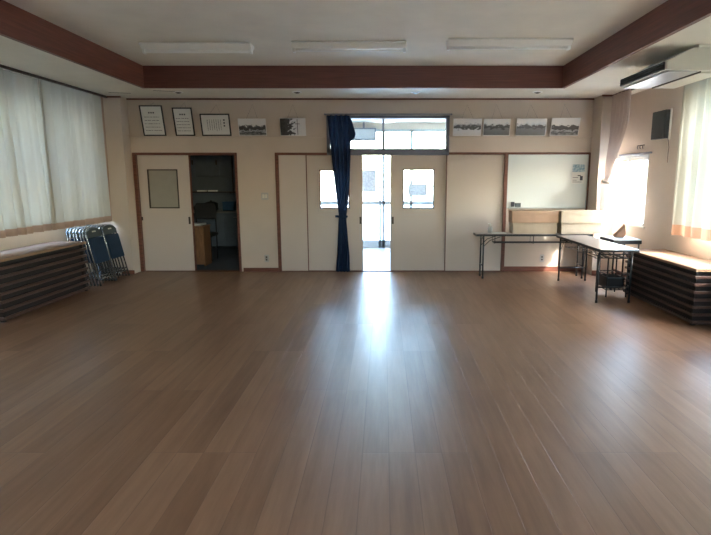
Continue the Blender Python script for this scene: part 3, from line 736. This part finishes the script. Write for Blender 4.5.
ordn = ['innermost, against the wall', 'second from the wall', 'third from the wall', 'fourth from the wall', 'fifth from the wall', 'second from the front', 'outermost, navy seat in view']
for s, (yc, nm) in enumerate(((7.79, 'near stack beside the slatted cabinet'), (8.235, 'far stack by the corner pillar'))):
    for k in range(NCH):
        o = ch if first else copy_tree(ch); first = False
        o.location = (-4.40+k*.047, yc+random.uniform(-.008, .008), .001); o.rotation_euler = (0, R(-12), 0)
        o['label'] = 'folded chair in the %s, %s' % (nm, ordn[k])

# ------------------------------------------------------------------ folding tables
def folding_table(label, x0, x1, y0, y1, h, long='x'):
    t = thing('folding_table', label, 'table', ((x0+x1)/2, (y0+y1)/2, 0), (0, 0, 0 if long == 'x' else PI/2), 'long folding tables')
    L, Wd = ((x1-x0)/2, (y1-y0)/2) if long == 'x' else ((y1-y0)/2, (x1-x0)/2)
    box('tabletop', 'ttop', -L+.006, L-.006, -Wd+.006, Wd-.006, h-.028, h, t, .004)
    bm = nb()
    for a in [(-L, L, -Wd, -Wd+.006), (-L, L, Wd-.006, Wd), (-L, -L+.006, -Wd, Wd), (L-.006, L, -Wd, Wd)]: bx(bm, *a, h-.032, h-.001)
    obj('edge_band', bm, 'black', t, .002)
    for s in (-1, 1):
        xe = s*(L-.12)
        for q in (-1, 1):
            y = q*(Wd-.03)
            bm = nb(); tube(bm, [(xe, y, .02), (xe, y, h-.032)], .0125, 10); lg = obj('leg', bm, 'black', t, smooth=True)
            bm = nb(); tube(bm, [(xe, y, 0), (xe, y, .03)], .016, 10); obj('foot_cap', bm, 'blackfab', lg, smooth=True)
            bm = nb(); tube(bm, [(xe, y*.92, h-.20), (xe-s*.10, y*.92, h-.10), (xe-s*.26, y*.92, h-.045)], .006); obj('brace', bm, 'black', t, smooth=True)
        bm = nb(); tube(bm, [(xe, -Wd+.03, .20), (xe, Wd-.03, .20)], .009); tube(bm, [(xe, -Wd+.03, h-.07), (xe, Wd-.03, h-.07)], .009); obj('crossbar', bm, 'black', t, smooth=True)
    bm = nb()
    for k in range(5): y = (-Wd+.06)+k*(2*Wd-.12)/4; tube(bm, [(-L+.3, y, h-.14), (L-.3, y, h-.14)], .005, 6)
    for x in (-L+.3, 0, L-.3): tube(bm, [(x, -Wd+.05, h-.033), (x, -Wd+.05, h-.146), (x, Wd-.05, h-.146), (x, Wd-.05, h-.033)], .006, 6)
    obj('wire_shelf', bm, 'black', t, smooth=True)
    return t
folding_table('long folding table along the back wall carrying the cardboard boxes', 1.43, 3.23, 8.17, 8.60, .70) if False else None
folding_table('long folding table along the back wall carrying the cardboard boxes', 1.435, 3.235, 8.16, 8.61-.16, .70)
folding_table('long folding table running out from the back wall towards the room', 2.66, 3.13, 6.42, 8.13, .69, 'y')

# boxes on the tables
def carton(label, x0, x1, y0, y1, z0, z1, m, grp='cardboard boxes on the folding table'):
    t = thing('cardboard_box', label, 'box', ((x0+x1)/2, (y0+y1)/2, z0), group=grp)
    a, b, h = (x1-x0)/2, (y1-y0)/2, z1-z0
    box('body', m, -a+.003, a-.003, -b+.003, b-.003, 0, h-.004, t, .003)
    box('lid', m, -a, a, -b, b, h*.72, h, t, .003)
    box('tape', 'card2' if m == 'card' else 'card', -a+.0, a-.0, -.025, .025, h, h+.001, t)
carton('lower buff cardboard box of the left stack under the whiteboard', 2.005, 2.69, 8.215, 8.43, .701, .872, 'card2')
carton('upper brown cardboard box of the left stack under the whiteboard', 1.985, 2.715, 8.195, 8.435, .874, 1.06, 'card')
carton('lower buff cardboard box of the right stack beside the pillar', 2.745, 3.365, 8.16, 8.39, .701, .872, 'card2')
carton('upper pale brown cardboard box of the right stack beside the pillar', 2.725, 3.385, 8.14, 8.395, .874, 1.06, 'card2')
# small things on the left end of the table
tag(box('notepad', 'paper', 1.70, 1.92, 8.24, 8.40, .701, .713, None, .002), 'white pad lying near the left end of the back folding table', 'notepad')
t = thing('spray_bottle', 'small clear bottle standing behind the white pad on the folding table', 'bottle', (1.70, 8.42, .701))
bm = nb(); lathe(bm, [(.03, 0), (.035, .01), (.035, .08), (.014, .10), (.012, .11)]); obj('body', bm, 'frost', t, smooth=True)
bm = nb(); lathe(bm, [(.015, .11), (.015, .135), (.006, .14)]); bx(bm, -.04, .005, -.006, .006, .135, .147); obj('cap', bm, 'white', t)

# ------------------------------------------------------------------ small side table and things by the right window
t = thing('side_table', 'small dark-edged table between the slatted cabinet and the bright side window', 'table', (3.37, 7.52, 0))
box('tabletop', 'board', -.185, .19, -.245, .245, .705, .720, t, .003)
box('apron', 'black', -.19, .195, -.25, .25, .655, .704, t, .003)
for sx in (-1, 1):
    for sy in (-1, 1):
        bm = nb(); tube(bm, [(sx*.17, sy*.22, 0), (sx*.17, sy*.22, .655)], .012); obj('leg', bm, 'black', t, smooth=True)
bm = nb(); 
for sx in (-1, 1): tube(bm, [(sx*.17, -.22, .12), (sx*.17, .22, .12)], .008)
for sy in (-1, 1): tube(bm, [(-.17, sy*.22, .12), (.17, sy*.22, .12)], .008)
obj('stretcher', bm, 'black', t, smooth=True)
t = thing('cloth_bag', 'small reddish cloth bag standing on the side table by the bright window', 'bag', (3.40, 7.60, .7205))
bm = nb(); prof = [(-.085, 0), (.05, 0), (.07, .05), (.06, .12), (.055, .17), (.02, .14), (-.03, .08), (-.075, .04)]
prism(bm, prof, 'y', -.05, .05); obj('body', bm, 'hem', t, .015)
bm = nb(); tube(bm, [(.03, 0, .155), (.045, 0, .20), (.06, 0, .16)], .006); obj('handle', bm, 'hem', t, smooth=True)
t = thing('storage_rack', 'low black tube rack tucked under the long folding table beside the slatted cabinet', 'rack', (3.075, 7.03, 0))
for sx in (-1, 1):
    for sy in (-1, 1):
        bm = nb(); tube(bm, [(sx*.13, sy*.17, 0), (sx*.13, sy*.17, .52)], .010); obj('post', bm, 'black', t, smooth=True)
for z in (.10, .30, .52):
    bm = nb(); tube(bm, [(-.13, -.17, z), (.13, -.17, z), (.13, .17, z), (-.13, .17, z)], .007, 6, True)
    for k in (-.06, 0, .06): tube(bm, [(k, -.17, z), (k, .17, z)], .004, 6)
    obj('shelf_frame', bm, 'black', t, smooth=True)
t = thing('storage_bin', 'dark plastic bin on the lower shelf of the black tube rack', 'bin', (3.075, 7.03, .108), group=None)
bm = nb()
for a in [(-.11, .11, -.14, .14, 0, .01), (-.11, -.10, -.14, .14, 0, .15), (.10, .11, -.14, .14, 0, .15), (-.11, .11, -.14, -.13, 0, .15), (-.11, .11, .13, .14, 0, .15)]: bx(bm, *a)
obj('body', bm, 'blackfab', t); box('rim', 'greyback', -.115, .115, -.145, -.135, .135, .15, t, .002)
